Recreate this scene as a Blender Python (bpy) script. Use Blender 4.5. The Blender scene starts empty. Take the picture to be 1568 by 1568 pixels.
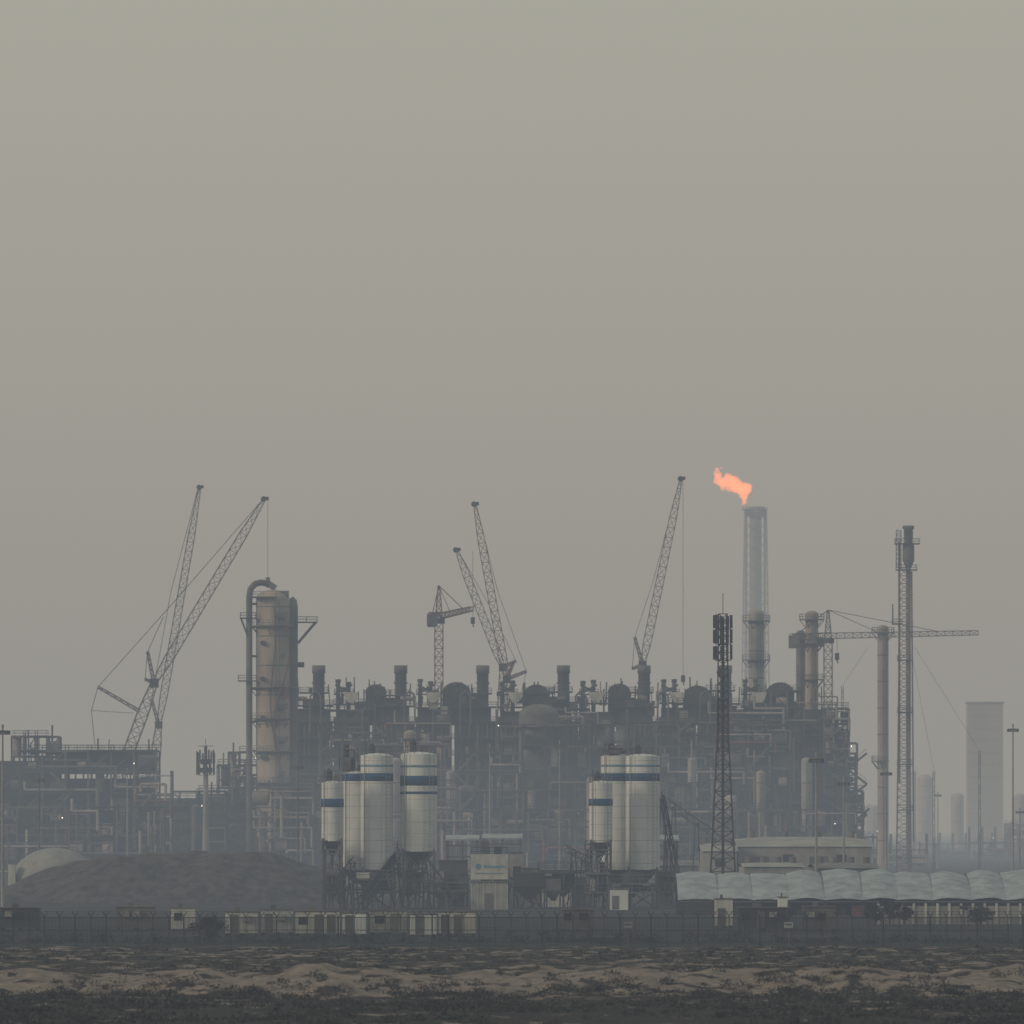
import bpy, math, random, bmesh
import numpy as np
from mathutils import Vector, Matrix
random.seed(7); R=random.Random(11)
K=7.46e-5; CAMZ=11.0; HY=1268.0
def X(px,d): return (px-784)*d*K
def Z(py,d): return CAMZ+(HY-py)*d*K
def P(px,py,d): return (X(px,d),d,Z(py,d))
scene=bpy.context.scene
# ---------------- materials
def mat(name,col,rough=.75,var=.3,scale=.6,stretch=1.0,col2=None,metal=0,thr=None,spec=.3):
    m=bpy.data.materials.new(name); m.use_nodes=True; nt=m.node_tree; N=nt.nodes; L=nt.links
    b=N['Principled BSDF']; b.inputs['Roughness'].default_value=rough; b.inputs['Metallic'].default_value=metal
    b.inputs['Specular IOR Level'].default_value=spec
    tc=N.new('ShaderNodeTexCoord'); mp=N.new('ShaderNodeMapping'); mp.inputs['Scale'].default_value=(1,1,1/stretch)
    nz=N.new('ShaderNodeTexNoise'); nz.inputs['Scale'].default_value=scale; nz.inputs['Detail'].default_value=6; nz.inputs['Roughness'].default_value=.65
    rp=N.new('ShaderNodeValToRGB')
    c2=col2 or tuple(c*(1-var) for c in col)
    lo,hi=thr or (.35,.65)
    rp.color_ramp.elements[0].position=lo; rp.color_ramp.elements[1].position=hi
    rp.color_ramp.elements[0].color=(*c2,1); rp.color_ramp.elements[1].color=(*[min(1,c*(1+var*.4)) for c in col],1)
    L.new(tc.outputs['Object'],mp.inputs[0]); L.new(mp.outputs[0],nz.inputs['Vector']); L.new(nz.outputs['Fac'],rp.inputs[0]); L.new(rp.outputs[0],b.inputs['Base Color'])
    return m
M={}
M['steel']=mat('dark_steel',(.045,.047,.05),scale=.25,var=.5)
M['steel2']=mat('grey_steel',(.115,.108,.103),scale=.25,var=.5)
M['pipe']=mat('insulated_pipe',(.27,.26,.245),scale=.2,var=.4)
M['clad']=mat('vessel_cladding',(.31,.262,.225),scale=.2,var=.4,stretch=4)
M['rust']=mat('red_oxide_steel',(.17,.058,.042),scale=.3,var=.4)
M['furn']=mat('furnace_casing',(.06,.063,.066),scale=.15,var=.5)
M['yellow']=mat('crane_paint',(.15,.135,.125),scale=.3,var=.4)
M['cranered']=mat('crane_red_paint',(.15,.062,.048),scale=.3,var=.4)
M['white']=mat('weathered_white_paint',(.58,.605,.61),scale=.45,var=.16,stretch=2.5,rough=.95,spec=.08)
M['panel']=mat('cream_cladding',(.44,.44,.42),scale=.6,var=.35,stretch=3,rough=.9,spec=.1)
M['dome']=mat('dusty_dome_sheet',(.22,.22,.215),scale=.3,var=.3)
M['navy']=mat('navy_paint',(.028,.075,.17),scale=.6,var=.3,rough=.9,spec=.1)
M['sky_blue']=mat('light_blue_paint',(.12,.24,.37),scale=.4,var=.3,rough=.9,spec=.1)
M['conc']=mat('concrete',(.25,.245,.235),scale=.3,var=.35)
M['seam']=mat('silo_seam',(.42,.44,.44),scale=.3,var=.3,rough=.95,spec=.08)
M['gravel']=mat('crushed_aggregate',(.062,.057,.053),scale=.6,var=.55,rough=.95)
M['rub']=mat('black_rubber',(.02,.02,.02),scale=1)
M['roof']=mat('pale_sheet_roof',(.26,.30,.33),scale=.5,var=.34,stretch=.4)
M['glass']=mat('dark_glass',(.02,.025,.03),rough=.2)
M['tower']=mat('tower_paint',(.045,.033,.032),scale=.3)
M['fence']=mat('fence_steel',(.05,.053,.056),scale=.4)
M['far']=mat('far_concrete',(.24,.215,.20),scale=.05,var=.2)
M['prill']=mat('pale_tower_concrete',(.33,.295,.27),scale=.06,var=.14,stretch=3)
M['flarep']=mat('flare_grey_paint',(.30,.28,.27),scale=.08,var=.3)
M['leafd']=mat('scrub_leaf_dark',(.024,.022,.016),scale=1.2,var=.5)
M['leafl']=mat('scrub_leaf_dry',(.06,.05,.036),scale=1.2,var=.4)
M['leafg']=mat('tree_leaf',(.028,.034,.024),scale=1.0,var=.5)
M['bark']=mat('bark',(.07,.055,.04),scale=2)
def emis(name,c,s):
    m=bpy.data.materials.new(name); m.use_nodes=True; N=m.node_tree.nodes; b=N['Principled BSDF']
    b.inputs['Base Color'].default_value=(.8,.8,.8,1); b.inputs['Emission Color'].default_value=(*c,1); b.inputs['Emission Strength'].default_value=s
    return m
M['lamp']=emis('lit_lamp',(1,.93,.8),3)
# ---------------- mesh builder
class MB:
    def __init__(s): s.v=[];s.f=[];s.m=[];s.s=[];s.names=[]
    def mi(s,m):
        if m not in s.names: s.names.append(m)
        return s.names.index(m)
    def add(s,vs,fs,m,smooth=False):
        o=len(s.v); s.v+= [tuple(v) for v in vs]; k=s.mi(m)
        for f in fs: s.f.append(tuple(i+o for i in f)); s.m.append(k); s.s.append(smooth)
    def box(s,x0,x1,y0,y1,z0,z1,m):
        s.add([(x0,y0,z0),(x1,y0,z0),(x1,y1,z0),(x0,y1,z0),(x0,y0,z1),(x1,y0,z1),(x1,y1,z1),(x0,y1,z1)],
        [(3,2,1,0),(4,5,6,7),(0,1,5,4),(1,2,6,5),(2,3,7,6),(3,0,4,7)],m)
    def frame(s,p,q):
        p=Vector(p);q=Vector(q); d=(q-p).normalized()
        a=Vector((0,1,0)) if abs(d.y)<.9 else Vector((0,0,1))
        u=d.cross(a).normalized(); v=d.cross(u).normalized(); return p,q,u,v
    def beam(s,p,q,w,m,h=None):
        p,q,u,v=s.frame(p,q); a=u*(w/2); b=v*((h or w)/2)
        s.add([p-a-b,p+a-b,p+a+b,p-a+b,q-a-b,q+a-b,q+a+b,q-a+b],
        [(3,2,1,0),(4,5,6,7),(0,1,5,4),(1,2,6,5),(2,3,7,6),(3,0,4,7)],m)
    def cyl(s,p,q,r0,m,r1=None,n=14,caps=True):
        r1=r0 if r1 is None else r1
        p,q,u,v=s.frame(p,q); A=[];B=[]
        for i in range(n):
            t=2*math.pi*i/n; e=u*math.cos(t)+v*math.sin(t); A.append(p+e*r0);B.append(q+e*r1)
        s.add(A+B,[(i,(i+1)%n,n+(i+1)%n,n+i) for i in range(n)],m,True)
        if caps:
            s.add(A,[tuple(range(n))[::-1]],m); s.add(B,[tuple(range(n))],m)
    def lathe(s,cx,cy,prof,m,n=28):
        vs=[];fs=[]
        for r,z in prof:
            for i in range(n):
                t=2*math.pi*i/n; vs.append((cx+r*math.cos(t),cy+r*math.sin(t),z))
        for j in range(len(prof)-1):
            for i in range(n): fs.append((j*n+i,j*n+(i+1)%n,(j+1)*n+(i+1)%n,(j+1)*n+i))
        s.add(vs,fs,m,True)
    def tube(s,pts,r,m,n=10):
        for a,b in zip(pts[:-1],pts[1:]): s.cyl(a,b,r,m,n=n)
    def rail(s,x0,x1,y0,y1,z,m='steel',h=1.1,t=.08,sp=2.0):
        for zz in (z+h,z+h*.5):
            s.beam((x0,y0,zz),(x1,y0,zz),t,m); s.beam((x0,y1,zz),(x1,y1,zz),t,m)
            s.beam((x0,y0,zz),(x0,y1,zz),t,m); s.beam((x1,y0,zz),(x1,y1,zz),t,m)
        n=max(1,int((x1-x0)/sp))
        for i in range(n+1):
            x=x0+(x1-x0)*i/n
            for y in (y0,y1): s.beam((x,y,z),(x,y,z+h),t,m)
    def deck(s,x0,x1,y0,y1,z,m='steel',rail=True):
        s.box(x0,x1,y0,y1,z-.25,z,m)
        if rail: s.rail(x0+.05,x1-.05,y0+.05,y1-.05,z,m)
    def lattice(s,p,q,prof,seg,t,m,depth=None):
        """four-chord trussed member; prof=[(frac,width)...]"""
        p,q,u,v=s.frame(p,q)
        def W(f):
            for (a,wa),(b,wb) in zip(prof[:-1],prof[1:]):
                if f<=b+1e-9: return wa+(wb-wa)*(f-a)/(b-a)
            return prof[-1][1]
        rings=[]
        for i in range(seg+1):
            f=i/seg; w=W(f)/2; c=p+(q-p)*f; rings.append([c-u*w-v*w,c+u*w-v*w,c+u*w+v*w,c-u*w+v*w])
        for i in range(seg):
            a,b=rings[i],rings[i+1]
            for j in range(4):
                s.beam(a[j],b[j],t,m)
                k=(j+1)%4
                if i%2==0: s.beam(a[j],b[k],t*.65,m)
                else: s.beam(a[k],b[j],t*.65,m)
                s.beam(b[j],b[k],t*.6,m)
        return rings
    def build(s,name):
        me=bpy.data.meshes.new(name); me.from_pydata(s.v,[],s.f)
        for n in s.names: me.materials.append(M[n])
        me.polygons.foreach_set('material_index',s.m); me.polygons.foreach_set('use_smooth',s.s); me.update()
        o=bpy.data.objects.new(name,me); scene.collection.objects.link(o); return o
# ---------------- value noise
def vnoise(x,y,seed=0):
    xi=np.floor(x).astype(np.int64); yi=np.floor(y).astype(np.int64); fx=x-xi; fy=y-yi
    def h(a,b):
        n=(a*374761393+b*668265263+seed*974711)&0x7fffffff; n=((n^(n>>13))*1274126177)&0x7fffffff; return ((n^(n>>16))&0xffff)/65535.
    u=fx*fx*(3-2*fx); v=fy*fy*(3-2*fy)
    return (h(xi,yi)*(1-u)+h(xi+1,yi)*u)*(1-v)+(h(xi,yi+1)*(1-u)+h(xi+1,yi+1)*u)*v
def fbm(x,y,o=4,seed=0):
    t=0;a=.5
    for i in range(o): t=t+a*(vnoise(x,y,seed+i)-.5); x=x*2.03;y=y*2.03;a*=.5
    return t
def sm(a,b,x): t=np.clip((x-a)/(b-a),0,1); return t*t*(3-2*t)
def ground_h(x,y):
    x=np.asarray(x,float);y=np.asarray(y,float)
    base=-.75+.75*sm(600,690,y)
    wob=6*fbm(x/30,y*0+3.3,3,5)
    crest=1.05+1.9*fbm(x/5,y/14,5,9)
    berm=crest*np.exp(-((y-636-wob)/9.)**2)
    # hummocks of blown sand in front of the main berm
    hum=np.maximum(0,fbm(x/3.2,y/5,4,31)+.02)*2.6*np.exp(-((y-618)/10.)**2)
    rough=.9*fbm(x/7,y/9,5,2)+.35*fbm(x/1.4,y/2,3,21)
    act=sm(300,440,y)*(1-sm(795,825,y))
    return base+(berm+hum+rough*.85)*act
# ---------------- ground
def build_ground():
    g=np.geomspace(90,15000,26)[1:]
    xs=np.concatenate([-g[::-1],np.linspace(-90,90,561),g])
    ys=np.concatenate([np.array([-2500,-1200,-500,-100,100,250,350,400]),np.linspace(440,830,560),np.geomspace(832,22000,60)])
    XX,YY=np.meshgrid(xs,ys); ZZ=ground_h(XX,YY)
    nx,ny=len(xs),len(ys)
    co=np.stack([XX,YY,ZZ],-1).reshape(-1,3)
    idx=np.arange(nx*ny).reshape(ny,nx)
    f=np.stack([idx[:-1,:-1],idx[:-1,1:],idx[1:,1:],idx[1:,:-1]],-1).reshape(-1,4)
    me=bpy.data.meshes.new('desert_ground'); me.vertices.add(len(co)); me.vertices.foreach_set('co',co.ravel())
    me.loops.add(f.size); me.loops.foreach_set('vertex_index',f.ravel()); me.polygons.add(len(f))
    me.polygons.foreach_set('loop_start',np.arange(0,f.size,4)); me.polygons.foreach_set('loop_total',np.full(len(f),4)); me.polygons.foreach_set('use_smooth',np.ones(len(f),bool))
    me.update(); me.validate()
    m=bpy.data.materials.new('desert_soil'); m.use_nodes=True; nt=m.node_tree;N=nt.nodes;L=nt.links;b=N['Principled BSDF'];b.inputs['Roughness'].default_value=.95; b.inputs['Specular IOR Level'].default_value=.1
    tc=N.new('ShaderNodeTexCoord')
    def noise(sc,det,dist=0):
        n=N.new('ShaderNodeTexNoise'); n.inputs['Scale'].default_value=sc;n.inputs['Detail'].default_value=det;n.inputs['Roughness'].default_value=.65; L.new(tc.outputs['Object'],n.inputs['Vector']);return n
    def ramp(src,a,b_,c0,c1):
        r=N.new('ShaderNodeValToRGB'); r.color_ramp.elements[0].position=a;r.color_ramp.elements[1].position=b_;r.color_ramp.elements[0].color=(*c0,1);r.color_ramp.elements[1].color=(*c1,1);L.new(src,r.inputs[0]);return r
    def mix(f,a,b_,mode='MIX'):
        x=N.new('ShaderNodeMix');x.data_type='RGBA';x.blend_type=mode
        if isinstance(f,float): x.inputs[0].default_value=f
        else: L.new(f,x.inputs[0])
        for s_,i in ((a,6),(b_,7)):
            if isinstance(s_,tuple): x.inputs[i].default_value=(*s_,1)
            else: L.new(s_,x.inputs[i])
        return x.outputs[2]
    sand=ramp(noise(.7,8).outputs['Fac'],.36,.64,(.13,.106,.088),(.25,.21,.178))
    dark=ramp(noise(2.1,5).outputs['Fac'],.3,.7,(.016,.0135,.012),(.045,.037,.031))
    sep=N.new('ShaderNodeSeparateXYZ');L.new(tc.outputs['Object'],sep.inputs[0])
    def mr(a,b_,o0,o1,src=None):
        r=N.new('ShaderNodeMapRange');r.interpolation_type='SMOOTHSTEP';r.inputs[1].default_value=a;r.inputs[2].default_value=b_;r.inputs[3].default_value=o0;r.inputs[4].default_value=o1;L.new(src or sep.outputs['Y'],r.inputs[0]);return r.outputs[0]
    def math_(op,a,b_):
        x=N.new('ShaderNodeMath');x.operation=op
        for i,s_ in enumerate((a,b_)):
            if isinstance(s_,(int,float)): x.inputs[i].default_value=s_
            else: L.new(s_,x.inputs[i])
        return x.outputs[0]
    berm=math_('MULTIPLY',mr(604,622,0,1),mr(646,668,1,0))
    n1=noise(.28,9).outputs['Fac']
    thr=math_('ADD',n1,math_('MULTIPLY',berm,.115))
    thr=math_('ADD',thr,mr(575,610,-.07,-.01))
    mask=mr(.515,.555,0,1,thr)
    c=mix(mask,dark.outputs[0],sand.outputs[0])
    yard=ramp(noise(.08,5).outputs['Fac'],.35,.65,(.03,.031,.033),(.06,.06,.06))
    c=mix(mr(800,818,0,1),c,yard.outputs[0])
    L.new(c,b.inputs['Base Color'])
    bp=N.new('ShaderNodeBump');bp.inputs['Distance'].default_value=.2;bp.inputs['Strength'].default_value=1;L.new(noise(2.5,8).outputs['Fac'],bp.inputs['Height']);L.new(bp.outputs[0],b.inputs['Normal'])
    me.materials.append(m)
    o=bpy.data.objects.new('desert_ground',me);scene.collection.objects.link(o)
build_ground()
# ---------------- leafy masses
def leaf_mass(name,clumps,mats,leaf=.1,dens=60,seed=1):
    """clumps=(x,y,z,rx,rz)"""
    rg=np.random.default_rng(seed); V=[];mi=[]
    for (x,y,z,rx,rz) in clumps:
        n=int(dens*(.5+rx*1.2)) 
        d=rg.normal(size=(n,3)); d/=np.linalg.norm(d,axis=1)[:,None]; r=rg.random(n)**.4
        c=d*r[:,None]*np.array([rx,rx,rz]); c[:,2]=np.abs(c[:,2]); c+=np.array([x,y,z])
        c+=rg.normal(size=(n,3))*.04
        a=rg.normal(size=(n,3))*leaf; b=rg.normal(size=(n,3))*leaf
        V.append(np.stack([c,c+a,c+b],1).reshape(-1,3)); mi.append(np.full(n,rg.integers(len(mats))) if rg.random()<.7 else rg.integers(len(mats),size=n))
    V=np.concatenate(V);mi=np.concatenate(mi);n=len(V)//3
    me=bpy.data.meshes.new(name);me.vertices.add(len(V));me.vertices.foreach_set('co',V.ravel());me.loops.add(len(V));me.loops.foreach_set('vertex_index',np.arange(len(V)))
    me.polygons.add(n);me.polygons.foreach_set('loop_start',np.arange(0,len(V),3));me.polygons.foreach_set('loop_total',np.full(n,3))
    for k in mats: me.materials.append(M[k])
    me.polygons.foreach_set('material_index',mi.astype(np.int32));me.update()
    o=bpy.data.objects.new(name,me);scene.collection.objects.link(o);return o
rg=np.random.default_rng(3)
def scatter(n,y0,y1,thr,rmin,rmax,seed,hz=.6,xr=62):
    out=[];rg=np.random.default_rng(seed)
    while len(out)<n:
        x=rg.uniform(-xr,xr,2000);y=rg.uniform(y0,y1,2000)
        k=fbm(x/9,y/14,4,seed+40)+rg.uniform(-.12,.12,2000)>thr
        h=ground_h(x,y)
        for a,b,c in zip(x[k],y[k],h[k]):
            r=rmin+(rmax-rmin)*rg.random()**2.2
            out.append((a,b,c-.05,r,r*hz*(.7+.6*rg.random())))
    return out[:n]
cl=scatter(3000,482,606,-.07,.2,1.15,1,.6,52)+scatter(150,608,645,.06,.3,1.3,2,.5)+scatter(1200,670,800,.0,.2,.8,3,.5)
for i in range(150):
    x=rg.uniform(-62,62); y0=(609,646,610,624)[i%4]
    for k in range(rg.integers(2,9)):
        xx=x+rg.normal()*1.5; yy=y0+rg.normal()*2.5; r=rg.uniform(.25,1.15); cl.append((xx,yy,float(ground_h(xx,yy))-.05,r,r*rg.uniform(.4,.85)))
leaf_mass('desert_scrub',cl,['leafd','leafd','leafl'],.095,50)
# ---------------- fence
def fence():
    d=815; b=MB(); x=-90; H=2.75
    while x<90:
        z=float(ground_h(x,d)); hh=H+R.uniform(-.04,.04)
        b.beam((x,d,z-.3),(x+R.uniform(-.03,.03),d,hh),.09,'fence')
        b.beam((x,d,hh),(x-.3,d-.25,hh+.48),.07,'fence'); b.beam((x,d,hh),(x+.3,d+.25,hh+.48),.07,'fence')
        x+=1.45+R.uniform(-.05,.05)
    for zz in (.35,H-.08,1.5): b.beam((-90,d,zz),(90,d,zz),.07,'fence')
    for k,(dx) in enumerate((-.3,-.15,.15,.3)):
        b.beam((-90,d+dx*.8,H+abs(dx)*1.6),(90,d+dx*.8,H+abs(dx)*1.6),.022,'fence')
    x=-90
    while x<90:
        b.beam((x,d+.06,0),(x,d+.06,H),.05,'fence'); x+=.125
    b.build('perimeter_fence')
    for px in (962,1208):
        s=MB(); xx=X(px,814); s.box(xx-.42,xx+.42,d-.14,d-.10,1.7,2.25,'conc'); s.box(xx-.3,xx+.3,d-.145,d-.141,1.95,2.1,'navy')
        s.beam((xx,d-.08,0),(xx,d-.08,1.7),.07,'steel2'); s.build('warning_sign')
fence()
# ---------------- cabins, wall
def cabin(px0,px1,d,h=2.55,m='white'):
    b=MB();x0,x1=X(px0,d),X(px1,d);w=x1-x0;rr=random.Random(int(px0))
    b.box(x0,x1,d,d+2.8,.3,h,m); b.box(x0-.08,x1+.08,d-.1,d+2.9,h,h+.1,'steel2')
    for xx in (x0+.2,(x0+x1)/2,x1-.2): b.box(xx-.12,xx+.12,d+.2,d+2.6,0,.3,'steel')
    xx=x0+rr.uniform(.2,.6)
    while xx<x1-1.1:
        k=rr.random()
        if k<.35: b.box(xx,xx+.85,d-.05,d-.003,.35,2.2,'steel2'); xx+=1.3
        elif k<.75: b.box(xx,xx+rr.uniform(.7,1),d-.05,d-.003,1.2,2.0,'glass'); xx+=1.6
        else: b.box(xx,xx+.8,d-.5,d-.003,1.5,2.1,'conc'); xx+=1.2
    b.box(x0+w*.3,x0+w*.45,d+1,d+1.8,h+.1,h+.5,'steel2')
    b.build('site_cabin')
for a,c,d,m,h in ((262,298,930,'panel',2.5),(345,394,890,'panel',2.45),(400,448,900,'white',2.6),(452,520,890,'panel',2.5),(524,560,885,'white',2.4),(566,622,900,'panel',2.5),(628,668,880,'white',2.3),(672,728,890,'panel',2.45),(178,236,940,'steel2',2.5),(1130,1210,930,'furn',2.5),(1230,1280,930,'steel2',2.6),(0,60,940,'furn',2.4),(860,910,930,'steel2',2.3),(1095,1122,960,'panel',3.2),(1192,1206,970,'white',3.3)): cabin(a,c,d,h,m)
def wall():
    d=1000;b=MB();x0,x1=X(1345,d),X(1700,d)
    b.box(x0,x1,d,d+.2,0,2.1,'conc')
    x=x0
    while x<x1:
        b.box(x-.14,x+.14,d-.12,d-.002,0,2.4,'panel'); x+=1.35
    b.build('boundary_wall')
wall()
# ---------------- aggregate heap
def heap():
    d=1300; pk=[(20,1292,2.2),(55,1298,3.9),(92,1300,5.8),(125,1302,7.0),(160,1300,7.5),(195,1298,8.0),(232,1302,8.5),(270,1300,8.1),(305,1303,8.6),(340,1299,7.8),(375,1300,8.4),(410,1302,8.2),(440,1303,7.2),(-40,1300,2.0),(-110,1300,4)]
    xs=np.linspace(X(-250,d),X(520,d),300);ys=np.linspace(1276,1330,130);XX,YY=np.meshgrid(xs,ys)
    H=np.full(XX.shape,-1.)
    for px,dy,h in pk:
        r=np.hypot((XX-X(px,d))*.85,YY-dy); hh=h-np.sqrt(r*r+4)*.57+.9; H=np.log(np.exp(H*1.8)+np.exp(hh*1.8))/1.8
    H+=1.0*fbm(XX/4,YY/4,5,4)+.15*fbm(XX*1.5,YY*1.5,3,8)-.8
    H=np.maximum(H,-.3)
    nx,ny=len(xs),len(ys);b=MB()
    v=np.stack([XX,YY,H],-1).reshape(-1,3).tolist()
    f=[(j*nx+i,j*nx+i+1,(j+1)*nx+i+1,(j+1)*nx+i) for j in range(ny-1) for i in range(nx-1)]
    b.add(v,f,'gravel',True);b.build('aggregate_heap')
heap()
b=MB();d=1400;cx=X(84,d);r=X(84,d)-X(12,d)
b.lathe(cx,d,[(r*1.0,0),(r,Z(1362,d))]+[(r*math.cos(t*math.pi/20),Z(1362,d)+(Z(1298,d)-Z(1362,d))*math.sin(t*math.pi/20)) for t in range(1,11)],'dome',40)
b.lathe(cx,d,[(r*1.01,Z(1362,d)-.4),(r*1.02,Z(1362,d)),(r*1.01,Z(1362,d)+.1)],'steel2',40)
b.box(cx-r*.95,cx-r*.8,d-r*.75,d-r*.5,0,5.2,'panel')
b.build('domed_storage_tank')
# ---------------- silos
def silo(px,r_px,top,bot,stripes,d=1190,m='white'):
    b=MB();x=X(px,d);r=r_px*d*K;zt,zb=Z(top,d),Z(bot,d)
    b.lathe(x,d,[(.0,zt+.35),(r*.5,zt+.28),(r,zt)],m,32)
    b.lathe(x,d,[(r,zt),(r,zb)],m,32);b.lathe(x,d,[(r,zb),(r*.95,zb-.02),(r*.3,zb-1.6),(.2,zb-1.9)],'steel2',32)
    z=zb+.9
    while z<zt-.3: b.lathe(x,d,[(r+.004,z-.03),(r+.02,z),(r+.004,z+.03)],'seam',32); z+=1.55
    for i in range(8):
        t=i*math.pi/4+.3; b.beam((x+(r+.01)*math.cos(t),d+(r+.01)*math.sin(t),zb),(x+(r+.01)*math.cos(t),d+(r+.01)*math.sin(t),zt),.04,'seam')
    for a,c,mm in stripes: b.lathe(x,d,[(r+.002,Z(c,d)),(r+.045,Z(c,d)+.02),(r+.045,Z(a,d)-.02),(r+.002,Z(a,d))],mm,32)
    for sx in (-1,1):
        for sy in (-1,1):
            b.beam((x+sx*r*.85,d+sy*r*.85,0),(x+sx*r*.85,d+sy*r*.85,zb+.4),.26,'steel2')
        for k in range(2):
            z0=zb*k/2;z1=zb*(k+1)/2
            b.beam((x-sx*r*.85,d-r*.85,z0),(x+sx*r*.85,d-r*.85,z1),.13,'steel2'); b.beam((x-sx*r*.85,d+r*.85,z0),(x+sx*r*.85,d+r*.85,z1),.13,'steel2')
    for k in (1,2): b.beam((x-r*.85,d-r*.85,zb*k/2),(x+r*.85,d-r*.85,zb*k/2),.2,'steel2')
    n=14
    for i in range(n):
        t=2*math.pi*i/n;t2=2*math.pi*(i+1)/n;rr=r*.95
        p=(x+rr*math.cos(t),d+rr*math.sin(t));q=(x+rr*math.cos(t2),d+rr*math.sin(t2))
        b.beam((*p,zt),(*p,zt+1.1),.06,'steel2')
        for h in (.55,1.1): b.beam((*p,zt+h),(*q,zt+h),.05,'steel2')
    g=R.random()
    b.cyl((x-r*.3,d,zt+.3),(x-r*.3,d,zt+1.2+g*.6),.45,'steel'); b.cyl((x-r*.3,d,zt+1.2+g*.6),(x-r*.3,d,zt+1.6+g*.6),.45,'steel',r1=.1)
    b.box(x+r*.1,x+r*.55,d-.4,d+.4,zt,zt+.7+g*.5,'steel2'); b.beam((x-r*.7,d,zt),(x-r*.7,d,zt+1.9),.1,'steel')
    for s_ in (-.25,.25): b.beam((x+r*.7+s_,d-r*.85,.2),(x+r*.7+s_,d-r*.85,zt+.8),.04,'pipe')
    z=.5
    while z<zt: b.beam((x+r*.7-.25,d-r*.85,z),(x+r*.7+.25,d-r*.85,z),.03,'pipe'); z+=.5
    b.cyl((x-r*.75,d-r*.8,.8),(x-r*.75,d-r*.8,zt+.4),.06,'pipe')
    b.build('cement_silo')
silo(509,17,1199,1288,[(1223,1236,'navy')],1184)
silo(545,21,1184,1332,[(1184.5,1196,'navy')],1191)
silo(577,25,1157,1332,[(1171,1174,'sky_blue'),(1184,1196,'navy')],1189)
silo(641,28,1155,1304,[(1172,1175,'sky_blue'),(1188,1203,'navy'),(1212,1216,'navy')],1190)
silo(920,18,1199,1290,[(1223,1234,'navy')],1184)
silo(944,24,1158,1332,[(1171,1174,'sky_blue'),(1184,1196,'navy')],1192)
silo(984,26,1158,1332,[(1171,1174,'sky_blue'),(1184,1196,'navy')],1189)
for px0,px1,pt,pb in ((520,548,1146,1184),(925,958,1144,1158)):
    d=1191;b=MB();x0,x1=X(px0,d),X(px1,d);zb=Z(pb,d)+.36;zt=Z(pt,d)
    b.box(x0+.3,x1-.9,d-1,d+1,zb,zb+(zt-zb)*.6,'steel2');b.cyl((x0+.9,d,zb),(x0+.9,d,zt+.5),.4,'steel');b.tube([(x1-.5,d-.6,zb),(x1-.5,d-.6,zt-.3),(x0+.9,d-.3,zt)],.16,'steel2',8)
    b.beam((x0,d-1,zb),(x0,d-1,zt),.12,'steel');b.beam((x1,d-1,zb),(x1,d-1,zt),.12,'steel');b.rail(x0,x1,d-1.2,d+1.2,zb+(zt-zb)*.6,'steel2');b.build('dust_filter_unit')
def mixer(px0,px1,pt,d,seed):
    r=random.Random(seed);b=MB();x0,x1=X(px0,d),X(px1,d);zt=Z(pt,d)
    nb=max(2,int((x1-x0)/2.6));
    for i in range(nb+1):
        x=x0+(x1-x0)*i/nb
        for y in (d,d+5): b.beam((x,y,0),(x,y,zt),.25,'steel2')
    z=2.4
    while z<zt: b.deck(x0-.4,x1+.4,d-.4,d+5.4,z,'steel2'); z+=2.6
    b.deck(x0-.4,x1+.4,d-.4,d+5.4,zt,'steel2')
    for i in range(nb):
        xa=x0+(x1-x0)*i/nb;xb=x0+(x1-x0)*(i+1)/nb
        b.beam((xa,d,0),(xb,d,zt),.12,'steel2')
        zz=r.choice((2.5,5.0)); b.box(xa+.3,xb-.3,d+.8,d+4,zz,min(zt-.4,zz+r.uniform(1.2,2.4)),r.choice(('steel','furn','conc','panel')))
    b.lathe((x0+x1)/2,d+2.5,[(.3,1.6),(1.6,3.4),(1.6,5.0),(0,5.1)],'furn',16)
    b.build('concrete_mixer_frame')
mixer(497,520,1300,1183,1);mixer(604,648,1330,1196,2);mixer(612,636,1300,1200,5);mixer(828,898,1332,1200,3);mixer(900,930,1300,1181,4);mixer(1012,1036,1340,1195,6)
mixer(540,598,1345,1180,7);mixer(935,1000,1352,1180,8);mixer(655,712,1350,1210,9)
def conveyor(a,c,d0,d1,w=1.1,m='steel'):
    b=MB();p=Vector(P(*a,d0));q=Vector(P(*c,d1)); n=max(4,int((q-p).length/2))
    b.lattice(p,q,[(0,w),(1,w)],n,.13,m); o=Vector((0,0,w*.5+.08)); b.beam(p+o,q+o,.12,'rub',1.3)
    for f in (.3,.75,1.0):
        t=p+(q-p)*f
        for dx in(-.7,.7): b.beam((t.x+dx*.3,t.y+dx,t.z),(t.x+dx*1.2,t.y+dx,0),.18,m)
    b.build('belt_conveyor')
conveyor((700,1385),(650,1318),1180,1186);conveyor((556,1380),(606,1318),1172,1190);conveyor((500,1372),(540,1320),1176,1178,.9)
conveyor((868,1300),(902,1318),1188,1186,.8);conveyor((1045,1380),(1014,1222),1230,1200,.7);conveyor((1090,1275),(1012,1222),1420,1420,1.0)
conveyor((770,1340),(820,1382),1200,1200,.9)
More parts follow.
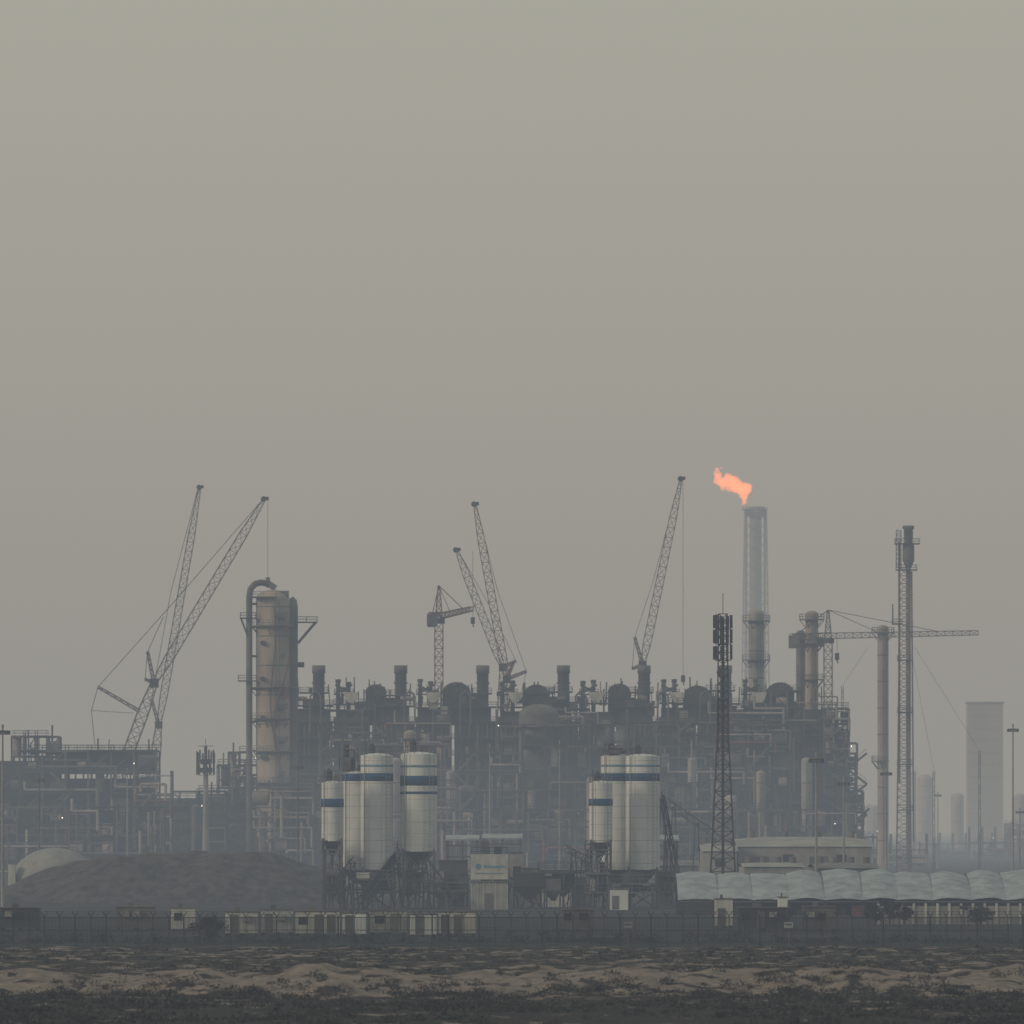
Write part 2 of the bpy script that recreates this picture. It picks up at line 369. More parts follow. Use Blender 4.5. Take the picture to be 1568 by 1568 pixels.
def hopper(px0,px1,pt,d,m='conc'):
    b=MB();x0,x1=X(px0,d),X(px1,d);zt=Z(pt,d);n=max(1,int((x1-x0)/3))
    for i in range(n):
        a=x0+(x1-x0)*i/n;c=x0+(x1-x0)*(i+1)/n-.1
        zm=zt*.62; b.box(a,c,d,d+3,zm,zt,m)
        q=.35*(c-a); vs=[(a,d,zm),(c,d,zm),(c,d+3,zm),(a,d+3,zm),(a+q,d+1,zm*.45),(c-q,d+1,zm*.45),(c-q,d+2,zm*.45),(a+q,d+2,zm*.45)]
        b.add(vs,[(0,1,5,4),(1,2,6,5),(2,3,7,6),(3,0,4,7),(7,6,5,4)],m)
        for xx in (a+.1,c-.1):
            for yy in (d+.1,d+2.9): b.beam((xx,yy,0),(xx,yy,zm),.2,'steel')
    b.build('aggregate_hopper')
hopper(655,716,1352,1222,'steel2');hopper(786,836,1336,1194,'furn');hopper(836,860,1346,1185,'steel2')
b=MB();d=1225
for p0,p1,pt,m,dd in ((672,716,1318,'furn',0),(780,800,1306,'conc',4),(800,828,1330,'steel2',-2),(830,872,1358,'panel',-3),(876,900,1344,'furn',-1),(1000,1030,1356,'steel2',0)):
    x0,x1=X(p0,d),X(p1,d);b.box(x0,x1,d+dd,d+dd+6,0,Z(pt,d),m);b.box(x0-.15,x1+.15,d+dd-.15,d+dd+6.1,Z(pt,d),Z(pt,d)+.15,'steel2')
    b.box(x0+.5,x0+1.6,d+dd-.05,d+dd-.003,Z(pt,d)*.5,Z(pt,d)*.75,'glass')
b.build('plant_store_shed')
# pale hoarding panel under the right silo group
b=MB();d=1176;x0,x1=X(934,d),X(962,d);b.box(x0,x1,d,d+2,0,Z(1362,d),'white');b.box(x0-.1,x1+.1,d-.1,d+2.1,Z(1362,d),Z(1361,d),'steel2');b.box(x0+.3,x0+1.2,d-.05,d-.003,.1,1.9,'steel2');b.build('electrical_kiosk')
b=MB();d=1182;x0,x1=X(722,d),X(777,d);zt=Z(1350,d)
b.box(x0,x1,d,d+5,0,zt-.1,'conc'); b.box(x0-.15,x1+.15,d-.15,d+5.2,zt-.1,zt+.1,'steel2')
for i in range(7):
    xx=x0+(x1-x0)*i/6; b.box(xx-.04,xx+.04,d-.04,d-.002,0,zt-.1,'seam')
b.box(x0+1.8,x0+2.9,d-.06,d-.045,.1,2.2,'steel2')
b.box(x0-.1,x1+.1,d+.3,d+.6,zt+.3,Z(1308,d),'panel'); 
for xx in (x0+.3,x1-.3): b.beam((xx,d+.9,zt),(xx,d+.9,Z(1306,d)),.15,'steel')
b.rail(x0,x1,d+1,d+5,Z(1310,d),'steel');b.box(x0+1.2,x0+2.4,d+1.5,d+3.5,zt,Z(1288,d),'steel2');b.box(x1-1.8,x1-.8,d+1.5,d+3,zt,Z(1296,d),'steel')
zc=(zt+Z(1308,d))/2
b.cyl((x0+.9,d+.24,zc+.2),(x0+.9,d+.297,zc+.2),.38,'sky_blue')
rr=random.Random(2);xx=x0+1.6
while xx<x1-.5:
    w=rr.uniform(.12,.3);b.box(xx,xx+w,d+.26,d+.297,zc+.0,zc+.25+rr.uniform(0,.15),'sky_blue');xx+=w+.09
b.box(x0+.5,x1-.5,d+.26,d+.297,zc-.8,zc-.68,'sky_blue')
b.build('batching_control_building')
def canopy(px0,px1,py,d,m='steel2'):
    b=MB();x0,x1=X(px0,d),X(px1,d);z=Z(py,d)
    vs=[(x0,d,z-.3),(x1,d,z-.3),(x1,d+6,z+.3),(x0,d+6,z+.3)];vs+=[(a,c,e+.2) for a,c,e in vs]
    b.add(vs,[(3,2,1,0),(4,5,6,7),(0,1,5,4),(1,2,6,5),(2,3,7,6),(3,0,4,7)],'roof')
    for xx in (x0+.3,(x0+x1)/2,x1-.3):
        for yy in (d+.3,d+5.7): b.beam((xx,yy,0),(xx,yy,z-.1),.22,m)
    b.beam((x0,d+.3,z-1),(x1,d+.3,z-1),.2,m);b.beam((x0,d+.3,z-2.6),(x1,d+.3,z-2.6),.2,m)
    b.box(x0+1,x1-1.5,d+2,d+5,0,z*.55,'furn')
    b.build('open_shelter')
canopy(682,734,1284,1240);canopy(738,800,1282,1250);canopy(1005,1040,1284,1216);canopy(676,720,1336,1225)
# ---------------- sheds on right
def vault_shed():
    d=1100;b=MB();x0,x1=X(1038,d),X(1720,d);seg=8
    z0=1.95;rise=3.3;dep=16;xa=x0
    while xa<x1:
        span=R.uniform(4.2,5.4); vs=[];ro=R.uniform(-.15,.25);rs=rise+R.uniform(-.25,.3);sk=R.uniform(.7,1.35)
        for j in range(9):
            y=d+dep*j/8; zz=z0+rs*math.sin(math.pi/2*j/8)**.9
            for k in range(seg+1):
                t=k/seg; vs.append((xa+span*t,y,zz+(.3+ro)*math.sin(math.pi*t**sk)*(.6+.4*j/8)+R.uniform(-.03,.03)))
        fs=[(j*(seg+1)+k,j*(seg+1)+k+1,(j+1)*(seg+1)+k+1,(j+1)*(seg+1)+k) for j in range(8) for k in range(seg)]
        b.add(vs,fs,'roof',True)
        b.beam((xa,d-.05,0),(xa,d-.05,z0),.18,'steel'); b.beam((xa,d+dep,0),(xa,d+dep,z0+rise),.22,'steel2')
        b.beam((xa+.06,d,z0-.2),(xa+span-.06,d,z0-.2),.16,'steel2'); xa+=span
    b.box(x0,x1,d+dep-.6,d+dep-.3,0,z0+rise-.5,'furn')
    r=random.Random(4);x=x0+1
    while x<x1-3:
        w=r.uniform(.5,2.2);b.box(x,x+w,d+1,d+3,0,r.uniform(.6,1.6),r.choice(('conc','steel','steel','furn','rust')));x+=w+r.uniform(.4,4)
    b.build('vaulted_roof_shed')
vault_shed()
def warehouse(px0,px1,pt,pe,d,m='panel'):
    b=MB();x0,x1=X(px0,d),X(px1,d);ze,zt=Z(pe,d),Z(pt,d);D=30
    b.box(x0,x1,d,d+D,0,ze,m)
    n=10;vs=[]
    for i in range(n+1):
        t=i/n
        for xx,sc in ((x0-.3,.75),((x0*.8+x1*.2),1),((x0*.2+x1*.8),1),(x1+.3,.7)): vs.append((xx,d-.3+(D+.6)*t,ze+.01+(zt-ze)*sc*math.sin(math.pi*t)+.05))
    fs=[(i*4+k,i*4+k+1,(i+1)*4+k+1,(i+1)*4+k) for i in range(n) for k in range(3)]
    b.add(vs,fs,m,True)
    r=random.Random(int(px0));x=x0+2
    while x<x1-3:
        b.box(x,x+1.6,d-.06,d-.003,ze-2.4,ze-1.2,'glass') if r.random()<.5 else b.box(x,x+3,d-.06,d-.003,0,ze-1.5,'steel2')
        x+=r.uniform(3.5,6)
    for i in range(4): 
        xx=x0+(x1-x0)*(i+.5)/4; b.cyl((xx,d+D/2,zt-.5),(xx,d+D/2,zt+.9),.5,'steel2')
    b.build('warehouse')
warehouse(1130,1335,1282,1297,1420,'conc');warehouse(1076,1128,1292,1304,1400,'conc');warehouse(1140,1230,1322,1328,1250,'conc')
warehouse(1005,1090,1318,1326,1500,'steel2');warehouse(1250,1345,1322,1330,1300,'steel2')
# ---------------- telecom tower
def antennas(b,x,d,zs,r,m='steel',h=2.0):
    for z in zs:
        for i in range(9):
            t=2*math.pi*i/9+z; ax,ay=x+r*math.cos(t),d+r*math.sin(t)
            b.box(ax-.16,ax+.16,ay-.09,ay+.09,z,z+h*R.uniform(.75,1.05),m)
            b.beam((x,d,z+h*.5),(ax,ay,z+h*.5),.07,'tower')
        n=12
        for i in range(n):
            t=2*math.pi*i/n;t2=2*math.pi*(i+1)/n
            b.beam((x+r*.9*math.cos(t),d+r*.9*math.sin(t),z-.1),(x+r*.9*math.cos(t2),d+r*.9*math.sin(t2),z-.1),.09,'tower')
def ttower():
    d=1150;b=MB();x=X(1107,d)
    zt=Z(940,d)
    b.lattice((x,d,Z(1130,d)),(x,d,zt),[(0,1.5),(1,1.1)],16,.15,'tower')
    b.lattice((x,d,0),(x,d,Z(1130,d)),[(0,3.9),(.35,2.9),(1,1.5)],13,.17,'tower')
    b.lattice((x,d,Z(1150,d)),(x,d,Z(1070,d)),[(0,1.3),(1,1.1)],6,.12,'cranered')
    b.beam((x,d,zt),(x,d,Z(908,d)),.09,'tower')
    antennas(b,x,d,[Z(1010,d),Z(985,d),Z(962,d)],1.15,'steel',1.9)
    b.cyl((x-.3,d-1.0,Z(1030,d)),(x-.3,d-.6,Z(1030,d)),.55,'steel2');b.cyl((x+.4,d-1.1,Z(1048,d)),(x+.4,d-.7,Z(1048,d)),.4,'steel2')
    b.box(x-2.6,x+2.6,d-2.6,d+2.6,0,.4,'conc')
    b.box(x-.18,x+.18,d-.06,d+.06,.4,zt-.5,'steel')
    b.build('telecom_tower')
ttower()
def monopole(px,pt,d,lr=1.0,m='conc'):
    b=MB();x=X(px,d);z=Z(pt,d)
    b.cyl((x,d,0),(x,d,z-4),.75*lr,m,r1=.45*lr)
    b.cyl((x,d,z-4),(x,d,z),.3,'steel')
    antennas(b,x,d,[z-5.6,z-3.4],1.7,'steel',2.6); b.lathe(x,d,[(1.6,z-.1),(1.6,z)],'steel',12)
    b.box(x-.9,x+.9,d-.8,d+.8,z-3.6,z-2.6,'steel');b.box(x-1.3,x+1.3,d-.5,d+.5,z-5.2,z-4.3,'steel')
    b.beam((x,d,z),(x,d,z+1.4),.1,'steel'); b.build('telecom_monopole')
monopole(315,1142,1700)
def mast(px,pt,d,arms=1,m='steel2'):
    b=MB();x=X(px,d);z=Z(pt,d)
    b.cyl((x,d,0),(x,d,z),.22,m,r1=.11)
    b.lathe(x,d,[(.9,z-.5),(.95,z-.4),(.9,z-.3)],'steel',12)
    for i in range(6):
        t=i*math.pi/3; b.box(x+.8*math.cos(t)-.22,x+.8*math.cos(t)+.22,d+.8*math.sin(t)-.15,d+.8*math.sin(t)+.15,z-.85,z-.35,'steel2')
        b.beam((x,d,z-.4),(x+.8*math.cos(t),d+.8*math.sin(t),z-.4),.08,m)
    b.cyl((x,d,z),(x,d,z+.5),.15,m); b.cyl((x,d,0),(x,d,.5),.4,'conc'); b.build('floodlight_mast')
for px,pt,d,m in ((750,1143,1600,'conc'),(857,1138,1500,'conc'),(1250,1158,1130,'conc'),(1292,1195,1350,'conc'),(195,1180,1700,'conc'),(4,1115,1150,'conc'),(1551,1113,1500,'conc'),(1357,1180,1500,'conc'),(456,1170,1500,'steel2'),(1436,1215,2400,'conc'),(1012,1120,1750,'steel2'),(60,1190,1500,'steel2'),(1562,1240,2000,'conc')): mast(px,pt,d,1,m)
# ---------------- process plant
def structure(name,px0,px1,pt,d,depth,seed,bay=5.2,lev=4.6,fill=.75,vessels=.35,mm='steel',jag=0.0,fine=True,pb=None):
    r=random.Random(seed);b=MB();x0,x1=X(px0,d),X(px1,d);zt=Z(pt,d)
    n=max(1,round((x1-x0)/bay));nl=max(1,round(zt/lev));bx=(x1-x0)/n;lz=zt/nl
    tops=[max(2,nl-(r.randint(0,2) if r.random()<jag else 0)) for _ in range(n+1)]
    for i in range(n+1):
        x=x0+bx*i
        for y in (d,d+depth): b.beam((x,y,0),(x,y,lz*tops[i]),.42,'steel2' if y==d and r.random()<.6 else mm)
    for j in range(1,nl+1):
        for i in range(n):
            if j>min(tops[i],tops[i+1]): continue
            xa,xb=x0+bx*i,x0+bx*(i+1);z=lz*j
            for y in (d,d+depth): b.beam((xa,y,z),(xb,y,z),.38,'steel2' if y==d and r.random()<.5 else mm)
            b.beam((xa,d,z),(xa,d+depth,z),.35,mm)
            if r.random()<.55: b.deck(xa,xb,d-.6 if r.random()<.3 else d+.2,d+depth-.2,z+.28,mm,rail=fine)
            if r.random()<.4: b.beam((xa,d-.01,z-lz),(xb,d-.01,z),.22,'steel2')
            if r.random()<.25: b.beam((xa,d-.01,z),(xb,d-.01,z-lz),.22,mm)
            if r.random()<fill:
                ew=bx*r.uniform(.35,.8);eh=lz*r.uniform(.3,.75);ex=xa+r.uniform(.1,bx-ew);ey=d+r.uniform(1,depth*.5)
                c=r.random();q=r.choice(('furn','steel2','furn','steel','pipe'))
                if c<.45: b.box(ex,ex+ew,ey,ey+depth*.35,z-lz+.4,z-lz+.4+eh,q)
                elif c<.8: b.cyl((ex,ey,z-lz+.4+eh/2),(ex+ew,ey,z-lz+.4+eh/2),eh/2,r.choice(('pipe','steel2','clad')),n=14)
                else: b.cyl((ex+ew/2,ey,z-lz+.3),(ex+ew/2,ey,z-.2),min(ew,2)/2,r.choice(('clad','pipe','steel2')),n=14)
    for j in range(nl):
        for _ in range(r.randint(1,3)):
            a=r.uniform(x0,x1-bx);c=min(x1,a+r.uniform(1,4)*bx);z=lz*j+r.uniform(.6,lz-.6);y=d-r.uniform(.5,1.6);rad=r.uniform(.12,.32)
            q=r.choice(('pipe','steel2','pipe','clad','rust') if r.random()<.5 else ('steel2','pipe'))
            b.tube([(a,y,z+r.uniform(-2,3)),(a,y,z),(c,y,z),(c,y,max(.2,z-r.uniform(1,5)))],rad,q,8)
    for _ in range(int(n*1.4)):
        a=r.uniform(x0,x1);z0=r.uniform(0,zt*.6);z1=min(zt*.97,z0+r.uniform(4,14));y=d-r.uniform(.4,1.4)
        b.cyl((a,y,z0),(a,y,z1),r.uniform(.12,.38),r.choice(('pipe','steel2','clad','steel2','rust')),n=8)
    for _ in range(int(n*vessels)):
        a=r.uniform(x0+1,x1-1);rr_=r.uniform(.7,1.5);z1=zt*r.uniform(.35,.95);y=d+r.uniform(1,depth-1)
        b.lathe(a,y,[(rr_,0),(rr_,z1-rr_*.5),(rr_*.7,z1-.1),(0,z1)],r.choice(('clad','pipe')),16)
    for _ in range(int(n*.8)):
        a=r.uniform(x0,x1);b.beam((a,d+r.uniform(0,depth),zt*.8),(a,d+depth*.5,zt+r.uniform(.5,3.2)),r.uniform(.15,.4),mm)
    if fine:
        sx=x0+r.uniform(0,max(.1,x1-x0-5))
        for j in range(nl-1):
            a,c=(sx,sx+4.5) if j%2 else (sx+4.5,sx)
            b.beam((a,d-1.3,lz*j),(c,d-1.3,lz*(j+1)),.5,'steel2',.9); b.beam((a,d-1.8,lz*j+1),(c,d-1.8,lz*(j+1)+1),.08,mm)
    for _ in range(r.randint(0,1)):
        a=r.uniform(x0,x1);z=lz*r.randint(1,nl);b.box(a-.1,a+.1,d-1.75,d-1.6,z+1.5,z+1.7,'lamp')
    return b.build(name)
def furnace(c,seed,arch=True):
    r=random.Random(seed);d=2010;b=MB();s=d*K
    x=lambda q:X(c+q,d)
    z=lambda q:Z(q,d)
    b.box(x(-42),x(20),d,d+16,3,z(1104),'furn');b.box(x(24),x(78),d+1,d+15,3,z(1098),'furn')
    for q in range(-42,80,7):
        b.beam((x(q),d-.25,0),(x(q),d-.25,z(1106)),.4,'steel2' if r.random()<.5 else 'steel')
    for q in (1130,1155,1180,1205,1230,1255,1280,1305): b.deck(x(-45),x(80),d-2.2,d-.3,z(q),'steel')
    b.box(x(-30-r.uniform(0,6)),x(12+r.uniform(-2,8)),d+2,d+13,z(1108),z(1080+r.uniform(-6,6)),'furn')
    b.box(x(-24),x(8),d+3,d+11,z(1084),z(1062+r.uniform(-3,8)),'steel2'); b.box(x(28+r.uniform(-3,3)),x(70+r.uniform(-4,6)),d+3,d+12,z(1112),z(1086+r.uniform(-8,4)),'furn')
    b.deck(x(-46),x(22),d-.5,d+14,z(1078+r.uniform(-4,4)),'steel');b.deck(x(-30),x(14),d+1,d+13,z(1058+r.uniform(-2,6)),'steel');b.deck(x(24),x(80),d,d+14,z(1080+r.uniform(-5,5)),'steel');b.deck(x(-48),x(82),d-1,d+16,z(1105),'steel')
    b.lathe(x(0),d+7,[(9*s,z(1090)),(9*s,z(1030)),(10.2*s,z(1030)),(10.2*s,z(1018)),(8*s,z(1018)),(8*s,z(1040))],'steel2',24)
    b.lathe(x(0),d+7,[(10.5*s,z(1046)),(11*s,z(1045)),(10.5*s,z(1044))],'steel',24)
    for q in (30,46):
        h=r.uniform(-3,3)
        b.cyl((x(q),d+5,z(1112)),(x(q),d+5,z(1046+h)),3.2*s,'steel2',n=14); b.cyl((x(q),d+5,z(1046+h)),(x(q),d+5,z(1041+h)),4.2*s,'steel',n=14)
    b.beam((x(26),d+4,z(1062)),(x(52),d+4,z(1048)),.5,'steel');b.beam((x(26),d+4,z(1048)),(x(52),d+4,z(1062)),.5,'steel')
    b.deck(x(24),x(54),d+3,d+8,z(1062),'steel')
    hz=[(x(38),z(1060)),(x(62),z(1060)),(x(60),z(1068)),(x(54),z(1076)),(x(46),z(1076)),(x(41),z(1068))]
    n=6;vs=[(a,d-1,e) for a,e in hz]+[(a,d+3,e) for a,e in hz]
    b.add(vs,[tuple(range(n))[::-1],tuple(range(n,2*n))]+[(i,(i+1)%n,n+(i+1)%n,n+i) for i in range(n)],'panel')
    cx,rad=x(86+r.uniform(-5,5)),r.uniform(15,22)*s;cz=z(1046+r.uniform(-3,5))-rad*.8
    m_=9;arc=[(cx+rad*math.cos(math.pi*t/m_),cz+rad*.8*math.sin(math.pi*t/m_)) for t in range(m_+1)]
    vs=[(a,d+5,e) for a,e in arc]+[(a,d+10,e) for a,e in arc]
    b.add(vs,[tuple(range(m_+1)),tuple(range(m_+1,2*m_+2))[::-1]]+[(i,m_+1+i,m_+2+i,i+1) for i in range(m_)],'furn')
    if arch: b.tube([(a,d+4.5,e+.25) for a,e in arc],1.6*s,'steel2',8)
    b.box(cx-rad,cx+rad,d+5,d+10,z(1110),cz,'furn')
    b.cyl((cx-rad*.3,d+3,z(1076)),(cx-rad*.3,d+12,z(1076)),r.uniform(5,8)*s,'steel2',n=18)
    if r.random()<.6: b.deck(x(66),x(110),d+1,d+11,z(1058+r.uniform(0,12)),'steel')
    for q in range(62,114,8):
        b.beam((x(q),d+2,z(1108)),(x(q+r.uniform(-1,1)),d+2,z(1064-r.uniform(0,22))),r.uniform(.15,.4),'steel')
    b.beam((x(64),d+1.6,z(1100)),(x(88),d+1.6,z(1064)),.3,'steel');b.beam((x(112),d+1.6,z(1100)),(x(88),d+1.6,z(1064)),.3,'steel')
    for _ in range(16):
        q=r.uniform(-48,114);t=r.uniform(1036,1068);b.beam((x(q),d+r.uniform(0,8),z(1080)),(x(q+r.uniform(-2,2)),d+4,z(t)),r.uniform(.15,.35),'steel')
    for _ in range(7):
        q=r.uniform(-45,100);t=r.uniform(1052,1084);w=r.uniform(4,16);b.box(x(q),x(q+w),d+r.uniform(-1,2),d+5,z(t+r.uniform(5,16)),z(t),r.choice(('furn','steel','steel2','pipe')))
    for _ in range(8):
        q=r.uniform(-44,76);t=r.uniform(1120,1240);b.cyl((x(q),d-1.2,z(t)),(x(q),d-1.2,z(t+r.uniform(20,70))),r.uniform(.2,.45),r.choice(('pipe','steel2','clad')),n=10)
    q=r.uniform(-40,10);b.cyl((x(q),d-1,z(1070)),(x(q+r.uniform(8,24)),d-1,z(1070)),r.uniform(2.5,5)*s,r.choice(('rust','steel2','pipe')),n=14)
    q=r.uniform(-48,60);b.tube([(x(q),d-2,z(1120)),(x(q),d-2,z(1066)),(x(q+8),d-2,z(1058)),(x(q+16),d-2,z(1066)),(x(q+16),d-2,z(1110))],1.4*s,'steel2',8)
    b.build('cracking_furnace')
for i,c in enumerate((487,613,739,863,987)): furnace(c,50+i,i not in(2,4))
furnace(1112,60,False)
structure('process_structure',455,800,1122,1975,12,21,fill=.8,jag=.2)
structure('process_structure',800,1210,1110,1970,13,22,fill=.8,jag=.3)
structure('process_structure',500,690,1088,1992,8,41,fill=.8,jag=.6,bay=4,lev=3.6)
structure('process_structure',760,960,1086,1992,8,42,fill=.8,jag=.6,bay=4.4,lev=3.8)
structure('process_structure',1010,1200,1078,1992,8,43,fill=.85,jag=.5,bay=4,lev=3.6)
structure('process_structure',1180,1282,1058,2000,16,23,fill=.9,jag=.45,bay=3.6,lev=3.8)
structure('process_structure',1262,1300,1085,1990,10,24,fill=.9,jag=.6,bay=3,lev=3.6)
structure('process_structure',1296,1312,1130,1990,9,45,fill=.9,jag=.5,bay=2.5,lev=3.6)
structure('process_structure',1300,1322,1212,1990,9,25,fill=.9,bay=2.6,lev=3.6)
structure('pipe_rack',440,1310,1240,1900,9,26,fill=.6,lev=4,vessels=.2,jag=.1)
structure('pipe_rack',0-160,250,1236,1880,8,27,fill=.6,lev=4,vessels=.2,jag=.2)
structure('process_structure',470,700,1195,1930,9,28,fill=.7,jag=.5)
structure('process_structure',880,1130,1200,1925,9,29,fill=.7,jag=.5)
structure('process_structure',-180,240,1150,1950,16,30,fill=.9,jag=.08,bay=5)
structure('process_structure',18,90,1128,1960,9,31,fill=.8,jag=.3,bay=3)
structure('process_structure',205,262,1180,1940,9,32,fill=.8,jag=.5)
structure('process_structure',262,345,1212,1960,9,33,fill=.8,jag=.4)
structure('process_structure',333,395,1172,1990,10,34,fill=.8,jag=.5,bay=3.5)
structure('process_structure',350,382,1152,1985,6,35,fill=.7,bay=2.4,lev=3)
structure('process_structure',385,480,1200,1900,9,36,fill=.8,jag=.4)
structure('pipe_rack',1290,1345,1282,2300,8,37,fill=.8,lev=4)
structure('pipe_rack',1310,1420,1302,2500,8,38,fill=.8,lev=3.5)
b=MB();d=1968
b.box(X(90,d),X(235,d),d,d+12,Z(1185,d),Z(1152,d),'furn');b.deck(X(86,d),X(240,d),d-1,d+13,Z(1148,d),'steel')
for px in range(100,235,26): b.box(X(px,d),X(px+16,d),d-.8,d-.3,Z(1166,d),Z(1160,d),'steel2')
for px in range(92,240,12): b.beam((X(px,d),d-.5,0),(X(px,d),d-.5,Z(1150,d)),.35,'steel')
b.box(X(-60,d),X(90,d),d+2,d+12,4,Z(1165,d),'furn');b.box(X(90,d),X(235,d),d+2,d+12,4,Z(1192,d),'furn')
b.build('process_building')
def hall(px0,px1,pt,d,dep):
    b=MB();x0,x1=X(px0,d),X(px1,d);z=Z(pt,d);b.box(x0,x1,d,d+dep,0,z,'furn')
    x=x0
    while x<x1: b.box(x,x+.25,d-.15,d-.002,0,z,'steel');x+=2.4
    for k in range(1,7): b.box(x0,x1,d-.3,d-.152,z*k/7,z*k/7+.3,'steel2')
    b.rail(x0,x1,d,d+dep,z,'steel'); b.build('compressor_hall')
hall(456,500,1100,2030,12);hall(1130,1275,1086,2035,14);hall(1270,1298,1130,2030,12)
hall(240,300,1222,2020,12);hall(300,400,1215,2030,12);hall(400,480,1208,2032,12);hall(1298,1312,1215,2030,8)
def column(name,px,r_px,pt,d,m='clad',plats=(),head=True,pipe=None,extra=None):
    b=MB();s=d*K;x=X(px,d);r=r_px*s;z=Z(pt,d)
    prof=[(r*1.08,0),(r*1.08,3),(r,5),(r,z-r*.6)]+[(r*math.cos(t*.157),z-r*.6+r*.6*math.sin(t*.157)) for t in range(1,11)]
    b.lathe(x,d,prof,m,32)
    zz=8
    while zz<z-r: b.lathe(x,d,[(r+.01,zz-.12),(r+.08,zz),(r+.01,zz+.12)],'steel2',28);zz+=6.5
    for py,a0,a1 in plats:
        zp=Z(py,d);ro=r+1.4;n=18
        for i in range(n):
            t=math.radians(a0)+(math.radians(a1-a0))*i/n;t2=math.radians(a0)+(math.radians(a1-a0))*(i+1)/n
            c=[(math.cos(t),math.sin(t)),(math.cos(t2),math.sin(t2))]
            vs=[(x+c[0][0]*r,d+c[0][1]*r,zp),(x+c[0][0]*ro,d+c[0][1]*ro,zp),(x+c[1][0]*ro,d+c[1][1]*ro,zp),(x+c[1][0]*r,d+c[1][1]*r,zp)]
            vs+=[(a,e,f-.25) for a,e,f in vs];b.add(vs,[(0,1,2,3),(7,6,5,4),(1,5,6,2),(0,3,7,4)],'steel2')
            b.beam(vs[1],(vs[1][0],vs[1][1],zp+1.2),.08,'steel2')
            for h in (.6,1.2): b.beam((vs[1][0],vs[1][1],zp+h),(vs[2][0],vs[2][1],zp+h),.07,'steel2')
            if i%4==0: b.beam((x+c[0][0]*ro,d+c[0][1]*ro,zp-.2),(x+c[0][0]*r,d+c[0][1]*r,zp-2),.18,'steel')
    for s_ in (-.35,.35): b.beam((x+r*.3+s_,d-r-.3,3),(x+r*.3+s_,d-r-.3,z-r*.6),.1,'steel')
    if extra: extra(b,x,d,r,z,s)
    return b.build(name)
def bigx(b,x,d,r,z,s):
    q=lambda px:X(px,d); w=lambda py:Z(py,d)
    pts=[(q(422),d,w(901)),(q(412),d,w(894)),(q(400),d-.5,w(892)),(q(391),d-1,w(894)),(q(384),d-1.5,w(902)),(q(382),d-1.5,w(915)),(q(382),d-1.5,w(1230)),(q(382),d-1.5,w(1320))]
    b.tube(pts,4.8*s,'steel2',14)
    for p in pts[1:6]: b.lathe(p[0],p[1],[(0,p[2]-4.8*s),(3.4*s,p[2]-3.4*s),(4.8*s,p[2]),(3.4*s,p[2]+3.4*s),(0,p[2]+4.8*s)],'steel2',14)
    b.cyl((q(410),d,w(900)),(q(410),d,w(884)),2.2*s,'steel2',n=10);b.cyl((q(410),d,w(889)),(q(410),d,w(884)),3.2*s,'steel2',n=10)
    b.lathe(q(448),d+1,[(8*s,w(1190)),(8*s,w(930)),(6*s,w(918)),(0,w(913))],'steel2',18)
    for py in (925,960,1005,1055,1105,1150,1200): b.beam((q(382),d-1.5,w(py)),(q(398),d-1,w(py)),.5,'steel')
    b.deck(q(368),q(392),d-3.2,d+1,w(946),'steel');b.beam((q(369),d-2,w(946)),(q(380),d-2,w(975)),.4,'steel')
    b.deck(q(452),q(486),d-2,d+2,w(952),'steel');b.beam((q(484),d-1.9,w(952)),(q(456),d-1.9,w(985)),.45,'steel');b.beam((q(484),d+1.9,w(952)),(q(456),d+1.9,w(985)),.45,'steel')
    b.cyl((q(456),d-1,w(1018)),(q(466),d-1,w(1018)),4*s,'steel',n=12);b.deck(q(365),q(393),d-3,d+.5,w(1042),'steel')
    b.deck(q(386),q(424),d-5,d+1,w(914),'steel2');b.box(q(428),q(442),d-2,d+2,w(915),w(905),'steel2')
    pts=[(q(438)+1.3*math.sin(t*.9)-t*.25,d-r-.9,w(955+t*28)) for t in range(9)];b.tube(pts,.16,'rust',8)
    pts=[(q(415)+1.0*math.sin(t*.7+1)+t*.2,d-r-.7,w(930+t*30)) for t in range(9)];b.tube(pts,.12,'steel',8)
    for py in (985,1040,1100,1160):b.cyl((q(403),d-r-.5,w(py)),(q(403),d-r+.5,w(py)),.55,'steel',n=12)
    b.box(q(434),q(442),d-r-.6,d-r+.6,w(1070),w(1052),'rust')
    for py in (938,1000,1078,1128,1180,1225): b.box(q(425+(py%7)*2),q(436+(py%5)*2),d-r-.9,d-r+.8,w(py+8),w(py),'steel2')
column('distillation_column',418,26,903,1940,plats=((958,150,400),(1052,180,360),(1100,190,330),(1150,180,350),(1200,180,360)),extra=bigx)
column('distillation_column',1158,12,932,2100,plats=((950,0,360),(1010,180,380),(1075,180,360)),m='pipe')
column('distillation_column',1243,10,935,2060,plats=((948,0,360),(985,180,400),(1040,180,400)),m='clad')
column('distillation_column',1352,8.5,957,2150,plats=((968,0,360),(1165,180,300)))
column('distillation_column',1226,7,965,2050,plats=((978,0,360),),m='steel2')
column('process_vessel',825,31,1078,1984,m='steel2',plats=((1112,180,360),))
column('process_vessel',628,10,1118,1940,m='clad',plats=((1130,0,360),))
column('process_vessel',649,8,1150,1935,m='pipe')
column('process_vessel',605,9,1160,1930,m='pipe')
for px,rp,pt in ((300,7,1232),(690,7,1180),(700,6,1205),(905,7,1190),(960,8,1170),(1060,7,1160),(1165,7,1180),(1235,8,1160),(560,7,1190),(1300,6,1230)): column('process_vessel',px,rp,pt,1930+R.uniform(-15,15),m=R.choice(('clad','pipe','steel2')))
